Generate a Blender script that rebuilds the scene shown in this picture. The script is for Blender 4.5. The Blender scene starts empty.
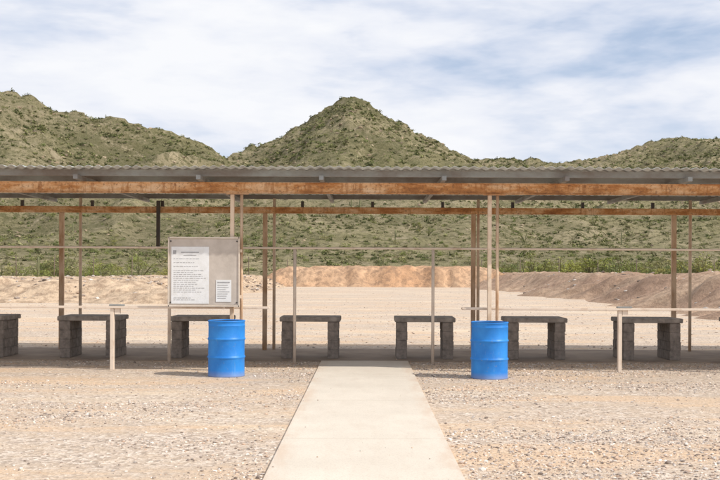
import bpy, bmesh, math, random
import numpy as np
from mathutils import Vector, Matrix
random.seed(7); rng=np.random.default_rng(7)
scene=bpy.context.scene
scene.view_settings.view_transform='Standard'; scene.view_settings.look='None'
scene.view_settings.exposure=0; scene.view_settings.gamma=1

# ------------------------------------------------------------ materials
def new_mat(name):
    m=bpy.data.materials.new(name); m.use_nodes=True
    nt=m.node_tree; b=nt.nodes['Principled BSDF']; return m,nt,b
def N(nt,t,**k):
    n=nt.nodes.new(t)
    for a,v in k.items(): setattr(n,a,v)
    return n
def noise(nt,vec,scale,detail=5,rough=.6,dist=0):
    n=N(nt,'ShaderNodeTexNoise'); n.inputs['Scale'].default_value=scale
    n.inputs['Detail'].default_value=detail; n.inputs['Roughness'].default_value=rough
    n.inputs['Distortion'].default_value=dist
    nt.links.new(vec,n.inputs['Vector']); return n.outputs['Fac']
def ramp(nt,fac,stops):
    r=N(nt,'ShaderNodeValToRGB'); e=r.color_ramp.elements
    while len(e)<len(stops): e.new(.5)
    for i,(p,c) in enumerate(stops):
        e[i].position=p; e[i].color=(c,c,c,1) if not hasattr(c,'__len__') else (*c,1)
    nt.links.new(fac,r.inputs['Fac']); return r.outputs['Color']
def mix(nt,fac,a,b,mode='MIX'):
    m=N(nt,'ShaderNodeMix',data_type='RGBA',blend_type=mode)
    for s,v in ((m.inputs['Factor'],fac),(m.inputs['A'],a),(m.inputs['B'],b)):
        if isinstance(v,bpy.types.NodeSocket): nt.links.new(v,s)
        elif hasattr(v,'__len__'): s.default_value=(*v,1)
        else: s.default_value=v
    return m.outputs['Result']
def mapped(nt,scale=(1,1,1),kind='Object'):
    tc=N(nt,'ShaderNodeTexCoord'); mp=N(nt,'ShaderNodeMapping'); mp.inputs['Scale'].default_value=scale
    nt.links.new(tc.outputs[kind],mp.inputs['Vector']); return mp.outputs['Vector']
def bump(nt,b,h,strength=.4,dist=.02):
    bp=N(nt,'ShaderNodeBump'); bp.inputs['Strength'].default_value=strength; bp.inputs['Distance'].default_value=dist
    nt.links.new(h,bp.inputs['Height']); nt.links.new(bp.outputs['Normal'],b.inputs['Normal'])

def mottled(name,c1,c2,scale=6,rough=.8,metal=0,bs=.2,bd=.01,lo=.35,hi=.65,stretch=(1,1,1)):
    m,nt,b=new_mat(name); v=mapped(nt,stretch)
    f=noise(nt,v,scale,6,.65)
    c=mix(nt,ramp(nt,f,[(lo,0.),(hi,1.)]),c1,c2)
    nt.links.new(c,b.inputs['Base Color']); b.inputs['Roughness'].default_value=rough; b.inputs['Metallic'].default_value=metal
    bump(nt,b,noise(nt,v,scale*8,3),bs,bd); return m

m_beam,nt,b=new_mat('rusty_painted_beam')
f=noise(nt,mapped(nt,(.35,1,1.2)),3.2,8,.75); f2=noise(nt,mapped(nt,(5,5,.5)),2.5,5,.75); f3=noise(nt,mapped(nt),22,4,.7)
c=ramp(nt,f,[(.38,(.84,.6,.38)),(.47,(.74,.45,.23)),(.54,(.56,.26,.09)),(.64,(.3,.12,.04))])
c=mix(nt,ramp(nt,f2,[(.52,0.),(.62,.7)]),c,(.42,.18,.06))
c=mix(nt,ramp(nt,f3,[(.55,0.),(.63,.6)]),c,(.24,.11,.055))
nt.links.new(c,b.inputs['Base Color']); b.inputs['Roughness'].default_value=.75; bump(nt,b,f3,.35,.006)
m_post=mottled('tan_painted_post',(.76,.61,.46),(.5,.31,.17),3,.7,lo=.48,hi=.75)
m_bpost=mottled('tan_rusty_post',(.7,.52,.36),(.42,.22,.1),2.2,.75,lo=.42,hi=.68,stretch=(2,2,.8))
m_rail=mottled('tan_painted_rail',(.78,.66,.54),(.5,.34,.22),4,.6,lo=.52,hi=.8)
m_roof=mottled('galvanised_roof',(.56,.6,.6),(.38,.39,.38),1.2,.55,.1,stretch=(1,.3,1))
m_steel=mottled('grey_purlin_steel',(.34,.37,.37),(.2,.17,.15),2,.6,.1,stretch=(.6,1,1))
m_dark=mottled('dark_strut',(.06,.06,.065),(.1,.08,.06),5,.7)
m_block=mottled('concrete_block',(.33,.275,.23),(.18,.15,.125),9,.95,bs=.6)
m_mortar=mottled('mortar',(.22,.185,.155),(.14,.12,.1),9,.95)
m_slab=mottled('table_slab_concrete',(.4,.345,.29),(.2,.17,.145),4,.9,bs=.5,lo=.4,hi=.62)
m_floor=mottled('shelter_floor_concrete',(.38,.29,.21),(.25,.185,.135),1.5,.9,bs=.4)
m_paper=mottled('weathered_paper',(.85,.86,.86),(.76,.76,.74),8,.7)
m_board=mottled('weathered_board',(.62,.55,.48),(.48,.42,.36),3,.85)
m_frame=mottled('beige_sign_frame',(.78,.7,.6),(.62,.52,.42),5,.7)
m_ink=mottled('faded_ink',(.3,.3,.31),(.45,.45,.45),30,.8)
m_wood=mottled('weathered_fence_wood',(.2,.15,.1),(.12,.09,.07),6,.9)

m_blue,nt,b=new_mat('blue_drum_paint'); v=mapped(nt)
f=noise(nt,v,3,5,.6); g=noise(nt,mapped(nt,(5,5,1)),2.5,6,.7); g2=noise(nt,v,18,5,.7)
c=mix(nt,ramp(nt,f,[(.35,0.),(.7,1.)]),(.01,.19,.62),(.025,.27,.74))
c=mix(nt,ramp(nt,g,[(.58,0.),(.74,.4)]),c,(.22,.4,.6))
c=mix(nt,ramp(nt,g2,[(.63,0.),(.68,.6)]),c,(.2,.25,.32))
sepz=N(nt,'ShaderNodeSeparateXYZ'); nt.links.new(v,sepz.inputs[0])
c=mix(nt,ramp(nt,sepz.outputs['Z'],[(0.,.45),(.1,.0)]),c,(.4,.3,.22))
nt.links.new(c,b.inputs['Base Color']); b.inputs['Roughness'].default_value=.5
bump(nt,b,f,.25,.03)
m_barrelin=mottled('drum_inside',(.01,.05,.16),(.03,.04,.06),5,.8)

m_path,nt,b=new_mat('path_concrete'); v=mapped(nt)
f=noise(nt,v,1.1,6,.6); g=noise(nt,v,70,3,.75); h=noise(nt,mapped(nt,(1,.3,1)),5,6,.7)
c=mix(nt,ramp(nt,f,[(.3,0.),(.7,1.)]),(.72,.64,.53),(.63,.555,.455))
c=mix(nt,ramp(nt,h,[(.5,0.),(.74,.4)]),c,(.56,.46,.36))
c=mix(nt,ramp(nt,g,[(.38,.35),(.5,0.)]),c,(.42,.35,.28))
sx=N(nt,'ShaderNodeSeparateXYZ'); nt.links.new(v,sx.inputs[0])
ab=N(nt,'ShaderNodeMath',operation='ABSOLUTE'); nt.links.new(sx.outputs['X'],ab.inputs[0])
edge=mix(nt,1.,ramp(nt,ab.outputs[0],[(.6,0.),(.79,1.)]),ramp(nt,h,[(.4,0.),(.6,.8)]),'MULTIPLY')
c=mix(nt,edge,c,(.6,.45,.33))
nt.links.new(c,b.inputs['Base Color']); b.inputs['Roughness'].default_value=.9
bump(nt,b,g,.25,.004)

m_ground,nt,b=new_mat('gravel_ground'); v=mapped(nt)
vs=mapped(nt,(.25,1,1))
big=noise(nt,vs,.9,5,.65,.5); med=noise(nt,v,3.5,6,.7); fine=noise(nt,v,34,3,.8)
far=noise(nt,mapped(nt,(.12,.35,1)),.8,7,.75,.3)
vor=N(nt,'ShaderNodeTexVoronoi'); vor.inputs['Scale'].default_value=24; vor.inputs['Randomness'].default_value=1
nt.links.new(v,vor.inputs['Vector'])
sand=mix(nt,ramp(nt,med,[(.3,0.),(.7,1.)]),(.66,.51,.365),(.56,.43,.31))
sand=mix(nt,ramp(nt,big,[(.5,0.),(.58,.85)]),sand,(.7,.49,.31))
sep=N(nt,'ShaderNodeSeparateColor'); nt.links.new(vor.outputs['Color'],sep.inputs['Color'])
peb=ramp(nt,sep.outputs['Red'],[(0.,(.3,.24,.195)),(.3,(.48,.39,.315)),(.65,(.64,.525,.425)),(1.,(.8,.71,.61))])
msk=ramp(nt,mix(nt,.5,med,big),[(.44,.85),(.56,.2)])
c=mix(nt,msk,sand,peb)
c=mix(nt,ramp(nt,fine,[(.38,.65),(.5,0.)]),c,(.31,.23,.165))
c=mix(nt,ramp(nt,far,[(.38,.45),(.5,0.)]),c,(.49,.4,.31))
c=mix(nt,ramp(nt,far,[(.52,0.),(.66,.55)]),c,(.77,.64,.47))
nt.links.new(c,b.inputs['Base Color']); b.inputs['Roughness'].default_value=.95; b.inputs['Specular IOR Level'].default_value=.2
hm=mix(nt,.5,fine,vor.outputs['Distance'])
bump(nt,b,hm,.6,.022)

def vc_mat(name,rough=.9,ns=2.,amt=.35,bs=.5,bd=.2,dark=(.05,.05,.03),lo=.4,hi=.55):
    m,nt,b=new_mat(name); at=N(nt,'ShaderNodeAttribute',attribute_name='Col')
    c=at.outputs['Color']
    if amt:
        f=noise(nt,mapped(nt),ns,6,.7)
        c=mix(nt,ramp(nt,f,[(lo,amt),(hi,0.)]),c,dark)
        if bs: bump(nt,b,f,bs,bd)
    nt.links.new(c,b.inputs['Base Color']); b.inputs['Roughness'].default_value=rough
    b.inputs['Specular IOR Level'].default_value=.15
    return m
m_berm=vc_mat('berm_soil',ns=1.6,amt=.6,bs=1,bd=.25,dark=(.27,.175,.115),lo=.42,hi=.54)
m_stone=vc_mat('gravel_stones',amt=0)
m_leaf=vc_mat('scrub_leaves',amt=0)
m_cact=vc_mat('cactus_skin',amt=0)
m_hill,nt,b=new_mat('hill_soil'); v=mapped(nt); at=N(nt,'ShaderNodeAttribute',attribute_name='Col')
f1=noise(nt,v,.45,6,.8); f2=noise(nt,v,.05,5,.6); f3=noise(nt,v,.2,7,.85,.6)
c=mix(nt,ramp(nt,f1,[(.44,.85),(.53,0.)]),at.outputs['Color'],(.16,.15,.07))
c=mix(nt,ramp(nt,f3,[(.53,0.),(.61,.75)]),c,(.56,.46,.31))
c=mix(nt,ramp(nt,f2,[(.4,.45),(.6,0.)]),c,(.2,.19,.095))
nt.links.new(c,b.inputs['Base Color']); b.inputs['Roughness'].default_value=1; b.inputs['Specular IOR Level'].default_value=.1
bump(nt,b,f1,1,2.2)

# ------------------------------------------------------------ helpers
def link(o,parent=None):
    scene.collection.objects.link(o)
    if parent: o.parent=parent
    return o
def empty(name,loc=(0,0,0)):
    e=bpy.data.objects.new(name,None); e.location=loc; scene.collection.objects.link(e); return e
def mesh_np(name,verts,faces,mat,cols=None,smooth=False,parent=None):
    me=bpy.data.meshes.new(name); verts=np.asarray(verts,np.float32); faces=np.asarray(faces,np.int32)
    n,k=faces.shape
    me.vertices.add(len(verts)); me.vertices.foreach_set('co',verts.ravel())
    me.loops.add(n*k); me.loops.foreach_set('vertex_index',faces.ravel())
    me.polygons.add(n); me.polygons.foreach_set('loop_start',np.arange(0,n*k,k,dtype=np.int32))
    me.polygons.foreach_set('use_smooth',np.full(n,smooth))
    if cols is not None:
        a=me.color_attributes.new('Col','FLOAT_COLOR','POINT')
        cc=np.ones((len(verts),4),np.float32); cc[:,:3]=cols; a.data.foreach_set('color',cc.ravel())
    me.update(calc_edges=True); me.validate()
    me.materials.append(mat)
    return link(bpy.data.objects.new(name,me),parent)
def boxes(name,lst,mat,parent=None,bev=0):
    bm=bmesh.new()
    for (x0,x1,y0,y1,z0,z1) in lst:
        bmesh.ops.create_cube(bm,size=1,matrix=Matrix.Translation(((x0+x1)/2,(y0+y1)/2,(z0+z1)/2))@Matrix.Diagonal((x1-x0,y1-y0,z1-z0,1)))
    if bev: bmesh.ops.bevel(bm,geom=bm.edges[:],offset=bev,segments=2,affect='EDGES')
    me=bpy.data.meshes.new(name); bm.to_mesh(me); bm.free(); me.materials.append(mat)
    return link(bpy.data.objects.new(name,me),parent)
def pipes(name,lst,mat,parent=None,seg=14):
    bm=bmesh.new()
    for (a,b_,r) in lst:
        a=Vector(a);b_=Vector(b_);d=b_-a
        M=Matrix.Translation((a+b_)/2)@d.to_track_quat('Z','Y').to_matrix().to_4x4()
        bmesh.ops.create_cone(bm,cap_ends=True,segments=seg,radius1=r,radius2=r,depth=d.length,matrix=M)
    for f in bm.faces: f.smooth=len(f.verts)==4
    me=bpy.data.meshes.new(name); bm.to_mesh(me); bm.free(); me.materials.append(mat)
    return link(bpy.data.objects.new(name,me),parent)
TAB=rng.random((256,256))
def vn(x,y,s=0):
    x=np.asarray(x)+s*17.3; y=np.asarray(y)+s*31.7
    xi=np.floor(x).astype(int); yi=np.floor(y).astype(int); fx=x-xi; fy=y-yi
    fx=fx*fx*(3-2*fx); fy=fy*fy*(3-2*fy)
    g=lambda a,b_: TAB[a&255,b_&255]
    return (g(xi,yi)*(1-fx)+g(xi+1,yi)*fx)*(1-fy)+(g(xi,yi+1)*(1-fx)+g(xi+1,yi+1)*fx)*fy
def fbm(x,y,o=5,s=0):
    r=0;a=.5
    for i in range(o): r=r+a*vn(x*2**i,y*2**i,s+i); a*=.5
    return r*2-1+.03
def ss(a,b_,x):
    t=np.clip((x-a)/(b_-a),0,1); return t*t*(3-2*t)
def grid_mesh(name,X,Y,Z,mat,cols=None,smooth=True,keep=None):
    ny,nx=X.shape; idx=np.arange(nx*ny).reshape(ny,nx)
    F=np.stack([idx[:-1,:-1],idx[:-1,1:],idx[1:,1:],idx[1:,:-1]],-1).reshape(-1,4)
    if keep is not None:
        k=keep; kk=(k[:-1,:-1]|k[:-1,1:]|k[1:,1:]|k[1:,:-1]).ravel(); F=F[kk]
    V=np.stack([X,Y,Z],-1).reshape(-1,3)
    return mesh_np(name,V,F,mat,None if cols is None else cols.reshape(-1,3),smooth)

# ------------------------------------------------------------ ground
boxes('ground',[(-4000,4000,-500,6000,-.5,0)],m_ground)
ps=[]; y=1.0
while y<18.1:
    y2=min(y+2.9,18.2); ps.append((-.79,.79,y,y2-.003,-.06,.024)); y=y2
boxes('concrete_path',ps,m_path,bev=.003)
boxes('shelter_floor',[(-13,13,18.22,21.1,-.05,.02)],m_floor)

def ico(sub):
    bm=bmesh.new(); bmesh.ops.create_icosphere(bm,subdivisions=sub,radius=1)
    V=np.array([v.co[:] for v in bm.verts]); F=np.array([[v.index for v in f.verts] for f in bm.faces]); bm.free(); return V,F
def scatter(name,protosV,F,pos,scale,col,mat,coljit=None,smooth=False):
    n=len(pos); K=len(protosV); pk=rng.integers(0,K,n); V=protosV[pk]*scale[:,None,:]
    a=rng.random(n)*6.283; ca,sa=np.cos(a)[:,None],np.sin(a)[:,None]
    x=V[:,:,0]*ca-V[:,:,1]*sa; yy=V[:,:,0]*sa+V[:,:,1]*ca
    W=np.stack([x,yy,V[:,:,2]],-1)+pos[:,None,:]
    nv=V.shape[1]; FF=(F[None]+(np.arange(n)*nv)[:,None,None]).reshape(-1,F.shape[1])
    C=np.repeat(col[:,None,:],nv,1)
    if coljit is not None: C=C*coljit[pk][:,:,None]
    return mesh_np(name,W.reshape(-1,3),FF,mat,C.reshape(-1,3),smooth)
iv,iF=ico(1)
protos=np.array([iv*(1+.5*(rng.random((len(iv),1))-.5))*np.array([1,.8,.55]) for _ in range(10)])
n=90000
gy=6.5+rng.random(n)**1.2*12; gx=(rng.random(n)*2-1)*(.42*gy+1.5)
dens=fbm(gx*.3,gy*.9,4,3); keep=(rng.random(n)<np.clip(.45+dens*2.2+gx*.06,.06,1))&(np.abs(gx)>.8+.04*rng.random(n))
onp=rng.random(n)<.003; keep=keep|(onp&(np.abs(gx)<.78))
gx,gy=gx[keep],gy[keep]; n=len(gx)
s=.006+.014*rng.random(n)**2.8+(rng.random(n)<.01)*.014
gz=np.where(np.abs(gx)<.79,.026,0); s=np.where(np.abs(gx)<.79,s*.7,s)
base=np.array([[.58,.46,.37],[.72,.61,.51],[.42,.34,.28],[.52,.46,.41],[.62,.45,.33],[.29,.23,.19],[.78,.7,.62]])
scatter('gravel',protos,iF,np.stack([gx,gy,s*.2+gz],-1),np.stack([s,s,s],-1)*(.8+.4*rng.random((n,1))),base[rng.integers(0,7,n)]*(.75+.45*rng.random((n,1))),m_stone)
n=9000; gy=21.5+rng.random(n)**1.3*75; gx=(rng.random(n)*2-1)*(.4*gy+2); s=.012+.025*rng.random(n)**4
scatter('range_stones',protos,iF,np.stack([gx,gy,s*.2],-1),np.stack([s,s,s],-1),base[rng.integers(0,5,n)]*.9*(.8+.3*rng.random((n,1))),m_stone)

# ------------------------------------------------------------ shelter
sh=empty('shooting_range_shelter',(0,0,0))
YF,YB=16.4,20.7; RZ=3.27; R0,R1=15.75,21.3; W=14.7
per=.152; nx=int(2*W/per*8); xs=np.linspace(-W,W,nx)
ys=np.array([R0,R0+1.4,R0+2.8,R0+4.2,R1])
X,Y=np.meshgrid(xs,ys); Z=RZ+.02+.014*np.sin(X/per*2*math.pi)+.014*(fbm(X*.5,Y*.5,3,2))+.006*(np.floor(X/.9)%2)
rv=np.stack([X,Y+.012*vn(np.floor(X/.9)*3.3,Y*0,5),Z],-1).reshape(-1,3)
idx=np.arange(nx*5).reshape(5,nx); rF=np.stack([idx[:-1,:-1],idx[:-1,1:],idx[1:,1:],idx[1:,:-1]],-1).reshape(-1,4)
ro=mesh_np('roof_sheet',rv,rF,m_roof,None,True,sh)
md=ro.modifiers.new('t','SOLIDIFY'); md.thickness=.004; md.offset=1
boxes('purlins',[(-W,W,yy-.03,yy+.03,RZ-.10,RZ-.003) for yy in (16.1,17.1,18.4,19.7,21.1)],m_steel,sh)
rf=[]
for i in range(-7,8):
    x=i*1.95-.7
    rf.append((x-.035,x+.035,15.85,21.15,RZ-.17,RZ-.102))
boxes('rafters',rf,m_steel,sh)
cuts=[-W,-6.3,2.1,W]
boxes('front_beam',[(a+.002,b_-.002,YF-.05,YF+.05,2.925,3.085) for a,b_ in zip(cuts[:-1],cuts[1:])],m_beam,sh,.004)
boxes('front_beam_flanges',[(-W,W,YF-.075,YF-.052,2.915,2.929),(-W,W,YF-.075,YF-.052,3.081,3.098)],m_beam,sh,.003)
boxes('beam_splice_plates',[(x-.12,x+.12,YF-.062,YF-.0515,2.945,3.065) for x in (-6.3,2.1)],m_beam,sh,.002)
boxes('back_beam',[(-W,W,YB-.05,YB+.05,2.845,2.975)],m_beam,sh,.006)
st=[]
for i in range(-8,9):
    x=i*1.45+.15
    st.append((x-.03,x+.03,YB-.02,YB+.03,2.977,RZ-.172))
boxes('roof_stubs',st,m_dark,sh)
boxes('front_posts',[(x-.032,x+.032,YF-.032,YF+.032,0,2.905) for x in (-10.5,-6.3,-2.18,2.04,6.3,10.5)],m_post,sh,.006)
boxes('post_cap_plates',[(x-.1,x+.26,YF-.045,YF+.07,2.907,2.922) for x in (-10.5,-6.3,-2.18,2.04,6.3,10.5)],m_bpost,sh)
pipes('front_brace_pipes',[((x,YF+.02,0),(x,YF+.02,2.905),.026) for x in (-10.35,-6.12,-2.03,2.17,6.45,10.65)],m_bpost,sh)
boxes('back_posts',[(x-.045,x+.045,YB-.045,YB+.045,0,2.843) for x in (-10.5,-6.28,-2.07,2.24,6.39,10.6)],m_bpost,sh,.006)
pipes('back_pipes',[((x,YB+.1,0),(x,YB+.1,3.16),.032) for x in (-10.1,-5.92,-1.89,2.35,6.76,10.9)],m_post,sh)
boxes('hanging_strut',[(-4.3,-4.23,YB-.13,YB-.052,2.15,3.09)],m_dark,sh,.006)

def rail(x0,x1,legs):
    e=empty('pipe_railing',(0,0,0))
    boxes('top_rail',[(x0,x1,16.5,16.62,1.02,1.06)],m_rail,e,.008)
    boxes('legs',[(x-.032,x+.032,16.525,16.595,0,1.018) for x in legs],m_rail,e,.006)
    boxes('brackets',[(x+.04,x+.13,16.53,16.59,.93,1.018) for x in legs],m_rail,e)
    boxes('clamps',[(x-.05,x+.2,16.52,16.6,1.062,1.085) for x in legs],m_steel,e,.005)
rail(-14.4,-1.58,[-12.4,-8.3,-4.18]); rail(1.6,14.4,[4.22,8.35,12.5])
e=empty('pipe_frame')
pipes('top_pipe',[((-14.4,17.8,2.06),(14.4,17.8,2.06),.02)],m_rail,e)
pipes('uprights',[((x,17.8,0),(x,17.8,2.04),.028) for x in (-12.7,-8.1,-3.48,-1.25,1.21,8.2,12.8)],m_rail,e)

def table(cx):
    e=empty('concrete_block_table',(cx,18.6,.02))
    bl=[];mo=[]
    for sx in (-1,1):
        x0=-.53 if sx<0 else .33
        for k in range(4):
            z=k*.172
            ycuts=[0,.4,.8] if k%2==0 else [0,.2,.6,.8]
            for a,b_ in zip(ycuts[:-1],ycuts[1:]):
                j=random.uniform(-.006,.006)
                bl.append((x0+j,x0+.2+j,a+.004,b_-.004,z+.004,z+.168))
        mo.append((x0+.009,x0+.191,.011,.789,.0,.686))
    boxes('block_legs',bl,m_block,e,.006); boxes('mortar',mo,m_mortar,e)
    boxes('top_slab',[(-.565,.565,-.03,.84,.69,.775)],m_slab,e,.01)
    e.rotation_euler=(0,0,random.uniform(-.015,.015))
for cx in (-9.3,-7.25,-5.15,-3.07,-1.02,1.12,3.2,5.35,7.45,9.5): table(cx)

def drum(x,y,rot):
    e=empty('blue_drum',(x,y,.0))
    H=.875;R=.283
    prof=[(0,.012),(R-.015,.012),(R-.012,0),(R+.004,0),(R+.006,.012),(R,.025)]
    for zc in (.30,.585):
        prof+=[(R,zc-.028),(R+.004,zc-.018),(R+.013,zc-.006),(R+.013,zc+.006),(R+.004,zc+.018),(R,zc+.028)]
    prof+=[(R,H-.09),(R+.003,H-.085),(R+.003,H-.075),(R,H-.07)]
    prof+=[(R,H-.028),(R+.008,H-.02),(R+.009,H-.006),(R+.003,H),(R-.008,H),(R-.012,H-.01)]
    inner=[(R-.012,H-.01),(R-.012,.05),(0,.05)]
    for nm,pr,mt in (('shell',prof,m_blue),('inside',inner,m_barrelin)):
        S=64; V=[];F=[]
        for i in range(S):
            a=i/S*2*math.pi
            for r,z in pr:
                d=1+(.009*math.sin(3*a+z*7+x)+.006*math.sin(7*a-z*11))*(1 if .1<z<.8 else .3)
                V.append((r*d*math.cos(a),r*d*math.sin(a),z))
        L=len(pr)
        for i in range(S):
            for k in range(L-1):
                a0=i*L+k;b0=((i+1)%S)*L+k; F.append((a0,b0,b0+1,a0+1))
        mesh_np(nm,V,F,mt,None,True,e)
    e.rotation_euler=(0,0,rot)
drum(-2.17,15.7,.5); drum(1.94,15.55,2.1)

nb=empty('notice_board',(-2.63,16.31,0))
boxes('panel',[(-.56,.56,0,.02,1.09,2.17)],m_board,nb,.003)
boxes('frame',[(-.58,.58,-.012,.035,2.172,2.2),(-.58,.58,-.012,.035,1.06,1.088),(-.585,-.562,-.012,.035,1.06,2.2),(.562,.585,-.012,.035,1.06,2.2)],m_frame,nb,.003)
boxes('rules_poster',[(-.53,.085,-.006,-.002,1.11,2.04)],m_paper,nb)
boxes('small_notice',[(.2,.45,-.006,-.002,1.14,1.5)],m_paper,nb)
tx=[]
for z in np.arange(1.17,1.86,.032):
    x=-.49
    if random.random()<.15: continue
    end=random.uniform(-.25,.04)
    while x<end:
        w=random.uniform(.015,.06); tx.append((x,min(x+w,.05),-.009,-.0075,z,z+.006)); x+=w+.014
tx+=[(-.37,-.08,-.009,-.0075,1.94,1.955),(-.33,-.12,-.009,-.0075,1.895,1.905),(-.5,-.45,-.009,-.0075,1.92,1.98)]
for k in range(7): tx.append((.225,.225+random.uniform(.1,.2),-.009,-.0075,1.2+k*.035,1.207+k*.035))
tx.append((.225,.425,-.009,-.0075,1.45,1.47))
boxes('printed_text',tx,m_ink,nb)
pipes('mount_bolts',[((x,-.014,z),(x,-.001,z),.012) for x in (-.54,.54) for z in (1.13,2.13)],m_dark,nb,10)
boxes('mount_arms',[(-.5,.62,.021,.05,1.95,2.0),(-.5,.62,.021,.05,1.2,1.25)],m_post,nb)

# ------------------------------------------------------------ berms
xs=np.arange(-70,70.1,.35); ys=np.arange(28,126,.35); X,Y=np.meshgrid(xs,ys)
w=fbm(X*.12,Y*.12,4,5)*3; wg=fbm(X*.9,Y*.9,4,9)
edgeL=np.minimum(-8.2+w-X, Y-50+w*1.5)
zl=1.2*ss(0,4.5,edgeL)*(1-.25*ss(8,20,edgeL))
gr=np.abs(vn(X*.15,Y*.45,18)-.5)*2
er=X-11.5-w*.8
zr=(1.62+.25*fbm(X*.05,Y*.1,3,4))*ss(0,5.5,er+gr*1.4-.5)*(1-.5*ss(7,14,er))*ss(26,34,Y)
gul=np.abs(vn(X*.55,Y*.12,12)-.5)*2
eb=Y-108.5-w*.4
zb=(2.35+.25*fbm(X*.15,Y*.1,3,6))*ss(0,4,eb+gul*1.6-.4)*(1-.7*ss(7,13,eb))*ss(-14,-8,X)*(1-.6*ss(13,18,X))
Z=np.maximum(np.maximum(zl,zr),zb)
inside=Z>.03
Z=Z+inside*(wg*.3*np.clip(Z,0,1))+ (Z>.3)*(.14*fbm(X*2.2,Y*2.2,3,8)) -.06
cl=np.array([.64,.48,.33]); cr=np.array([.44,.29,.2]); cb=np.array([.63,.37,.21])
wr=(zr>=np.maximum(zl,zb))[...,None]; wb=(zb>=np.maximum(zl,zr))[...,None]
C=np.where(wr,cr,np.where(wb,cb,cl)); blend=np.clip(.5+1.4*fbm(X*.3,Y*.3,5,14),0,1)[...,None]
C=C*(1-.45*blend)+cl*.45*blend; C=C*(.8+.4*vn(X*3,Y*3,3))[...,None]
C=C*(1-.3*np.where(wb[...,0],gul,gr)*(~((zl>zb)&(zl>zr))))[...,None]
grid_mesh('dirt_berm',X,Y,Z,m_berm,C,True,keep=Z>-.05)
n=14000; rx=rng.random(n)*28+10; ry=30+rng.random(n)*85
rx[n//2:]=-8-rng.random(n-n//2)*22; ry[n//2:]=50+rng.random(n-n//2)*62
zi=Z[np.clip(((ry-28)/.35).astype(int),0,Z.shape[0]-1),np.clip(((rx+70)/.35).astype(int),0,Z.shape[1]-1)]
k=zi>.1; rx,ry,zi=rx[k],ry[k],zi[k]; n=len(rx); s=.03+.15*rng.random(n)**3.5
scatter('berm_rocks',protos,iF,np.stack([rx,ry,zi],-1),np.stack([s,s,s],-1),base[rng.integers(0,7,n)]*.75*(.6+.6*rng.random((n,1))),m_stone)

# ------------------------------------------------------------ hills
def prof(tab,Yc,xs):
    px=np.array([p[0] for p in tab]);py=np.array([p[1] for p in tab])
    return np.interp(xs,(px-365)/1000*Yc,(272-py)/1000*Yc+1.64)
HL=[(-900,190),(-500,150),(-300,128),(-120,108),(-40,101),(0,98),(15,96),(28,97),(45,108),(60,116),(90,125),(120,132),(150,144),(190,155),(215,163),(260,185),(320,225),(400,262)]
HC=[(-100,262),(100,215),(150,190),(190,166),(225,160),(255,150),(285,138),(300,130),(318,116),(335,103),(344,97),(352,96),(358,99),(368,105),(385,115),(400,126),(420,140),(445,152),(470,160),(520,185),(600,225),(700,262)]
HR=[(0,262),(300,200),(400,172),(480,161),(540,163),(575,162),(600,158),(630,152),(650,143),(668,137),(690,139),(720,138),(800,130),(1000,120),(1300,170)]
xs=np.arange(-430,520,2.); ys=np.arange(140,820,2.); X,Y=np.meshgrid(xs,ys)
def hill(tab,Yc,Y0,seed,p=1.3):
    t=(Y-Y0)/(Yc-Y0); tc=np.clip(t,0,1)
    warp=fbm(X*.012,Y*.012,4,seed)*45*(1-tc)
    Hs=prof(tab,Yc,np.arange(-700,800,2.)); ker=np.ones(60)/60; Hb=np.convolve(np.pad(Hs,30,mode='edge'),ker,'same')[30:-30]
    Xw=X+warp
    h=prof(tab,Yc,Xw)*tc+np.interp(Xw,np.arange(-700,800,2.),Hb)*(1-tc)
    s=tc**p; s=np.where(t>1,1-(t-1)*1.3,s)
    return np.maximum(h,0)*s-(t<0)*2
Z=np.maximum(np.maximum(hill(HL,430,150,21),hill(HC,540,165,22)),hill(HR,680,180,23,1.15))
rid=1-np.abs(vn(X*.018+fbm(X*.02,Y*.02,3,31),Y*.008,33)*2-1)
rid2=1-np.abs(vn(X*.05+fbm(X*.04,Y*.04,3,35),Y*.022,36)*2-1)
low=np.clip(Z/25,0,1)
peakmask=np.clip(1-Z/105,.12,1)
crag=np.abs(fbm(X*.13,Y*.13,4,47))
Z=Z+low*((rid-.5)*20+(rid2-.5)*11)*peakmask+low*(fbm(X*.09,Y*.09,5,40)*2.4+(crag-.2)*5*np.clip(Z/60,0,1))
Z=Z-.6
tt=np.clip(.5+1.6*fbm(X*.03,Y*.03,5,44),0,1)[...,None]
up=np.clip(Z/70,0,1)[...,None]
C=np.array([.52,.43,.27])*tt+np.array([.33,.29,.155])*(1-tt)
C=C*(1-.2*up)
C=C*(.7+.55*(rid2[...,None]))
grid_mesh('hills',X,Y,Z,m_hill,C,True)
HX0,HY0,HZ=-430,140,Z
def hz(x,y):
    fx=np.clip((x-HX0)/2,0,HZ.shape[1]-2); fy=np.clip((y-HY0)/2,0,HZ.shape[0]-2)
    i=fx.astype(int); j=fy.astype(int); a=fx-i;b_=fy-j
    return (HZ[j,i]*(1-a)+HZ[j,i+1]*a)*(1-b_)+(HZ[j+1,i]*(1-a)+HZ[j+1,i+1]*a)*b_
n=14000; y=190+rng.random(n)**.7*500; x=(rng.random(n)*2-1)*(y*.46+15)
k=rng.random(n)<np.clip(.2+1.6*fbm(x*.04,y*.04,4,60)+hz(x,y)/100,.03,1); x,y=x[k],y[k]; n=len(x); s=(.2+.9*rng.random(n)**3.)*np.clip(y/350,.35,1.2)
rc=np.array([[.44,.35,.24],[.33,.25,.17],[.38,.3,.21],[.22,.17,.12]])
scatter('hillside_rocks',protos,iF,np.stack([x,y,hz(x,y)-s*.1],-1),np.stack([s,s,s],-1),rc[rng.integers(0,4,n)]*(.8+.4*rng.random((n,1))),m_stone)
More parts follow.
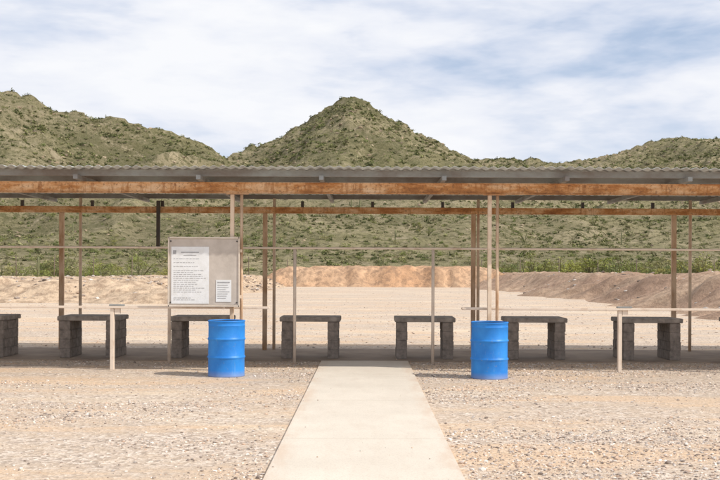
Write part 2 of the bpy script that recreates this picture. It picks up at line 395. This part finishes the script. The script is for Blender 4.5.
# ------------------------------------------------------------ scrub
def leafproto(nl,size,flat=.75):
    d=rng.normal(size=(nl,3)); d/=np.linalg.norm(d,axis=1)[:,None]; r=rng.random((nl,1))**.4
    lump=1+.35*np.sin(d[:,:1]*3+rng.random()*6)*np.cos(d[:,1:2]*4+rng.random()*6)
    c=d*r*lump; c[:,2]=np.abs(c[:,2])*flat*1.1
    a=rng.normal(size=(nl,3)); b_=rng.normal(size=(nl,3))
    a/=np.linalg.norm(a,axis=1)[:,None]; b_/=np.linalg.norm(b_,axis=1)[:,None]
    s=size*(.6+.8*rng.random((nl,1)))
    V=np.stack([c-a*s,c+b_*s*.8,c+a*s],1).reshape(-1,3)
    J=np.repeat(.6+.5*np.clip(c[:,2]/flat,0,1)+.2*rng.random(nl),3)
    return V,J
def make_protos(K,nl,size,flat=.75):
    P=[leafproto(nl,size,flat) for _ in range(K)]
    return np.array([p[0] for p in P]),np.array([p[1] for p in P]),np.arange(nl*3).reshape(-1,3)
pal=np.array([[.13,.14,.055],[.22,.225,.09],[.09,.105,.04],[.29,.275,.14],[.16,.18,.065],[.22,.2,.105]])
P,J,F=make_protos(14,26,.42)
n=60000
y=175+rng.random(n)**1.05*520; x=(rng.random(n)*2-1)*(y*.41+10)
cl_=fbm(x*.05,y*.05,4,50); k=(rng.random(n)<np.clip(.5+1.2*cl_,.18,1)); x,y=x[k],y[k]; n=len(x)
s=(.35+1.0*rng.random(n)**2.3)*np.clip(y/400,.6,1.2)
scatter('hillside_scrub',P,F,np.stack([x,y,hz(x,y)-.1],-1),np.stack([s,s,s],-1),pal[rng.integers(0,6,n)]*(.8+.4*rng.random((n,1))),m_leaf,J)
P2,J2,F2=make_protos(12,140,.16)
n=1300
y=114+rng.random(n)**1.2*110; x=(rng.random(n)*2-1)*(y*.44+12); s=.4+.8*rng.random(n)**2
zz=np.maximum(hz(x,y)*(y>141),0)
pal2=np.array([[.23,.25,.08],[.17,.2,.07],[.31,.29,.13],[.24,.26,.09],[.36,.31,.18]])
scatter('desert_scrub',P2,F2,np.stack([x,y,zz-.05],-1),np.stack([s,s,s],-1),pal2[rng.integers(0,5,n)],m_leaf,J2)
def tree(h,nl=75):
    TV=[];TF=[]
    def tube(a,b_,r0,r1):
        a=np.array(a);b_=np.array(b_);d=b_-a; d/=np.linalg.norm(d); u=np.cross(d,[.3,.9,.1]);u/=np.linalg.norm(u);w=np.cross(d,u)
        o=len(TV)
        for p,r in ((a,r0),(b_,r1)):
            for i in range(5):
                an=i*1.2566; TV.append(p+r*(u*math.cos(an)+w*math.sin(an)))
        for i in range(5):
            q=(i+1)%5; TF.append((o+i,o+q,o+5+q)); TF.append((o+i,o+5+q,o+5+i))
    tips=[]
    for l in range(random.randint(4,6)):
        an=random.random()*6.28; sp=random.uniform(.15,.5)*h
        m=(math.cos(an)*sp*.5,math.sin(an)*sp*.5,h*.3); t=(math.cos(an)*sp,math.sin(an)*sp,h*random.uniform(.45,.8))
        tube((0,0,0),m,.03*h,.02*h); tube(m,t,.02*h,.008*h); tips.append(t)
        for _ in range(2):
            a2=an+random.uniform(-1,1); q=(m[0]+math.cos(a2)*h*.28,m[1]+math.sin(a2)*h*.28,m[2]+h*random.uniform(-.05,.35))
            tube(m,q,.013*h,.005*h); tips.append(q)
    nb_=len(TV); wood=np.full((nb_,3),[.14,.14,.07]); V=[np.array(TV)];Fs=[np.array(TF)];C=[wood]
    o=nb_
    base_=np.array(random.choice([(.3,.32,.08),(.24,.27,.08),(.36,.34,.11),(.16,.19,.07),(.28,.27,.12)]))
    for t in tips:
        v,j=leafproto(nl,.15); v=v*np.array([1,1,.9])*h*random.uniform(.13,.23)+np.array(t)-np.array([0,0,h*.08])
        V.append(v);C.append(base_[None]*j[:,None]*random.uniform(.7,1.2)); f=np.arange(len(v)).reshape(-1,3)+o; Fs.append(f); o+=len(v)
    return np.concatenate(V),np.concatenate(Fs),np.concatenate(C)
VV=[];FF=[];CC=[];o=0
def put(x,y,h,nl=75):
    global o
    v,f,c=tree(h,nl); z=max(float(hz(np.array([x]),np.array([y]))[0]),0) if y>141 else 0
    VV.append(v+np.array([x,y,z-.05]));FF.append(f+o);CC.append(c); o+=len(v)
for i in range(170):
    y=random.uniform(119,165); px=random.choice([random.uniform(-.43,-.17),random.uniform(.12,.36),random.uniform(.12,.43),random.uniform(-.45,.45)])
    h=random.choice([random.uniform(1.6,3.2),random.uniform(2.8,5.2)]) if abs(px)>.12 else random.uniform(1.2,2.4)
    put(px*y,y,h,60)
for i in range(110):
    y=random.uniform(165,320); put(random.uniform(-.46,.46)*y,y,random.uniform(1.4,3.0),36)
mesh_np('palo_verde_trees',np.concatenate(VV),np.concatenate(FF),m_leaf,np.concatenate(CC))
VV=[];FF=[];CC=[];o=0
def tubev(pts,rs,S=8):
    V=[];F=[]
    for p,r in zip(pts,rs):
        for i in range(S):
            a=i/S*6.283; V.append((p[0]+r*math.cos(a),p[1]+r*math.sin(a)*1,p[2]))
    for k in range(len(pts)-1):
        for i in range(S):
            a=k*S+i;b_=k*S+(i+1)%S; F+= [(a,b_,b_+S),(a,b_+S,a+S)]
    return np.array(V),np.array(F)
def saguaro(x,y,z,h):
    global o
    r=h*.045
    parts=[tubev([(0,0,0),(0,0,h*.4),(0,0,h*.9),(0,0,h*.97),(0,0,h)],[r*.8,r*1.05,r,r*.7,.01])]
    for _ in range(random.choice([0,0,1,2])):
        a=random.random()*6.28;d=h*.13;z0=h*random.uniform(.35,.5);c,s_=math.cos(a),math.sin(a)
        parts.append(tubev([(0,0,z0),(c*d*.6,s_*d*.6,z0+.02*h),(c*d,s_*d,z0+.1*h),(c*d,s_*d,z0+h*.3),(c*d,s_*d,z0+h*.33)],[r*.6,r*.7,r*.7,r*.6,.01]))
    for v,f in parts:
        VV.append(v+np.array([x,y,z-.2]));FF.append(f+o);CC.append(np.full((len(v),3),[.19,.19,.1]));o+=len(v)
for i in range(110):
    y=random.uniform(220,620);x=random.uniform(-.45,.45)*y
    saguaro(x,y,float(hz(np.array([x]),np.array([y]))[0]),random.uniform(1.8,4.))
for i in range(12):
    y=random.uniform(120,165);x=random.choice([random.uniform(-.4,-.15),random.uniform(.14,.4)])*y
    saguaro(x,y,0 if y<141 else float(max(hz(np.array([x]),np.array([y]))[0],0)),random.uniform(2.5,4.2))
mesh_np('saguaro_cacti',np.concatenate(VV),np.concatenate(FF),m_cact,np.concatenate(CC),True)
fe=empty('wire_fence')
fpx=[i*4.5-63 for i in range(29)]
pipes('fence_posts',[((x,116+random.uniform(-.3,.3),0),(x,116,random.uniform(3.0,3.4)),.05) for x in fpx if not -9<x<12],m_wood,fe,6)
pipes('fence_wires',[((-63,116,z),(-9,116,z),.006) for z in (2.2,2.6,3.)]+[((13,116,z),(63,116,z),.006) for z in (2.2,2.6,3.)],m_wood,fe,4)

# ------------------------------------------------------------ light / sky
sd=Vector((1.0,-.38,.95)).normalized()
el=math.asin(sd.z); rot=math.atan2(sd.x,sd.y)
w=bpy.data.worlds.new('World'); scene.world=w; w.use_nodes=True; nt=w.node_tree; nt.nodes.clear()
out=N(nt,'ShaderNodeOutputWorld'); bg=N(nt,'ShaderNodeBackground'); bg.inputs['Strength'].default_value=.12
sky=N(nt,'ShaderNodeTexSky',sky_type='NISHITA',sun_disc=False,sun_elevation=el,sun_rotation=rot)
sky.air_density=1; sky.dust_density=.6
f=noise(nt,mapped(nt,(1,1,3.6),'Generated'),3.4,5,.5,.15); f2=noise(nt,mapped(nt,(1,1,3.4),'Generated'),15,4,.55,.2)
cf=mix(nt,.24,f,f2)
fac=ramp(nt,cf,[(.36,.55),(.45,.85),(.54,1.)])
cc=ramp(nt,cf,[(.38,(.54,.63,.81)),(.46,(.69,.74,.86)),(.53,(.8,.825,.895)),(.62,(.89,.9,.93))])
sc=N(nt,'ShaderNodeVectorMath',operation='SCALE'); sc.inputs['Scale'].default_value=8.9; nt.links.new(cc,sc.inputs[0])
c=mix(nt,fac,sky.outputs['Color'],sc.outputs['Vector'])
nt.links.new(c,bg.inputs['Color']); nt.links.new(bg.outputs[0],out.inputs['Surface'])
sun=bpy.data.lights.new('sun','SUN'); sun.energy=3.9; sun.angle=math.radians(.6); sun.color=(1,.95,.88)
so=bpy.data.objects.new('sun',sun); so.rotation_euler=sd.to_track_quat('Z','Y').to_euler(); scene.collection.objects.link(so)

# ------------------------------------------------------------ camera
cam=bpy.data.cameras.new('camera'); cam.lens=50; cam.sensor_width=36; cam.clip_end=9000
cam.shift_x=-.007; cam.shift_y=.0444
co=bpy.data.objects.new('camera',cam); co.location=(0,0,1.64); co.rotation_euler=(math.radians(90),math.radians(-.25),0)
scene.collection.objects.link(co); scene.camera=co
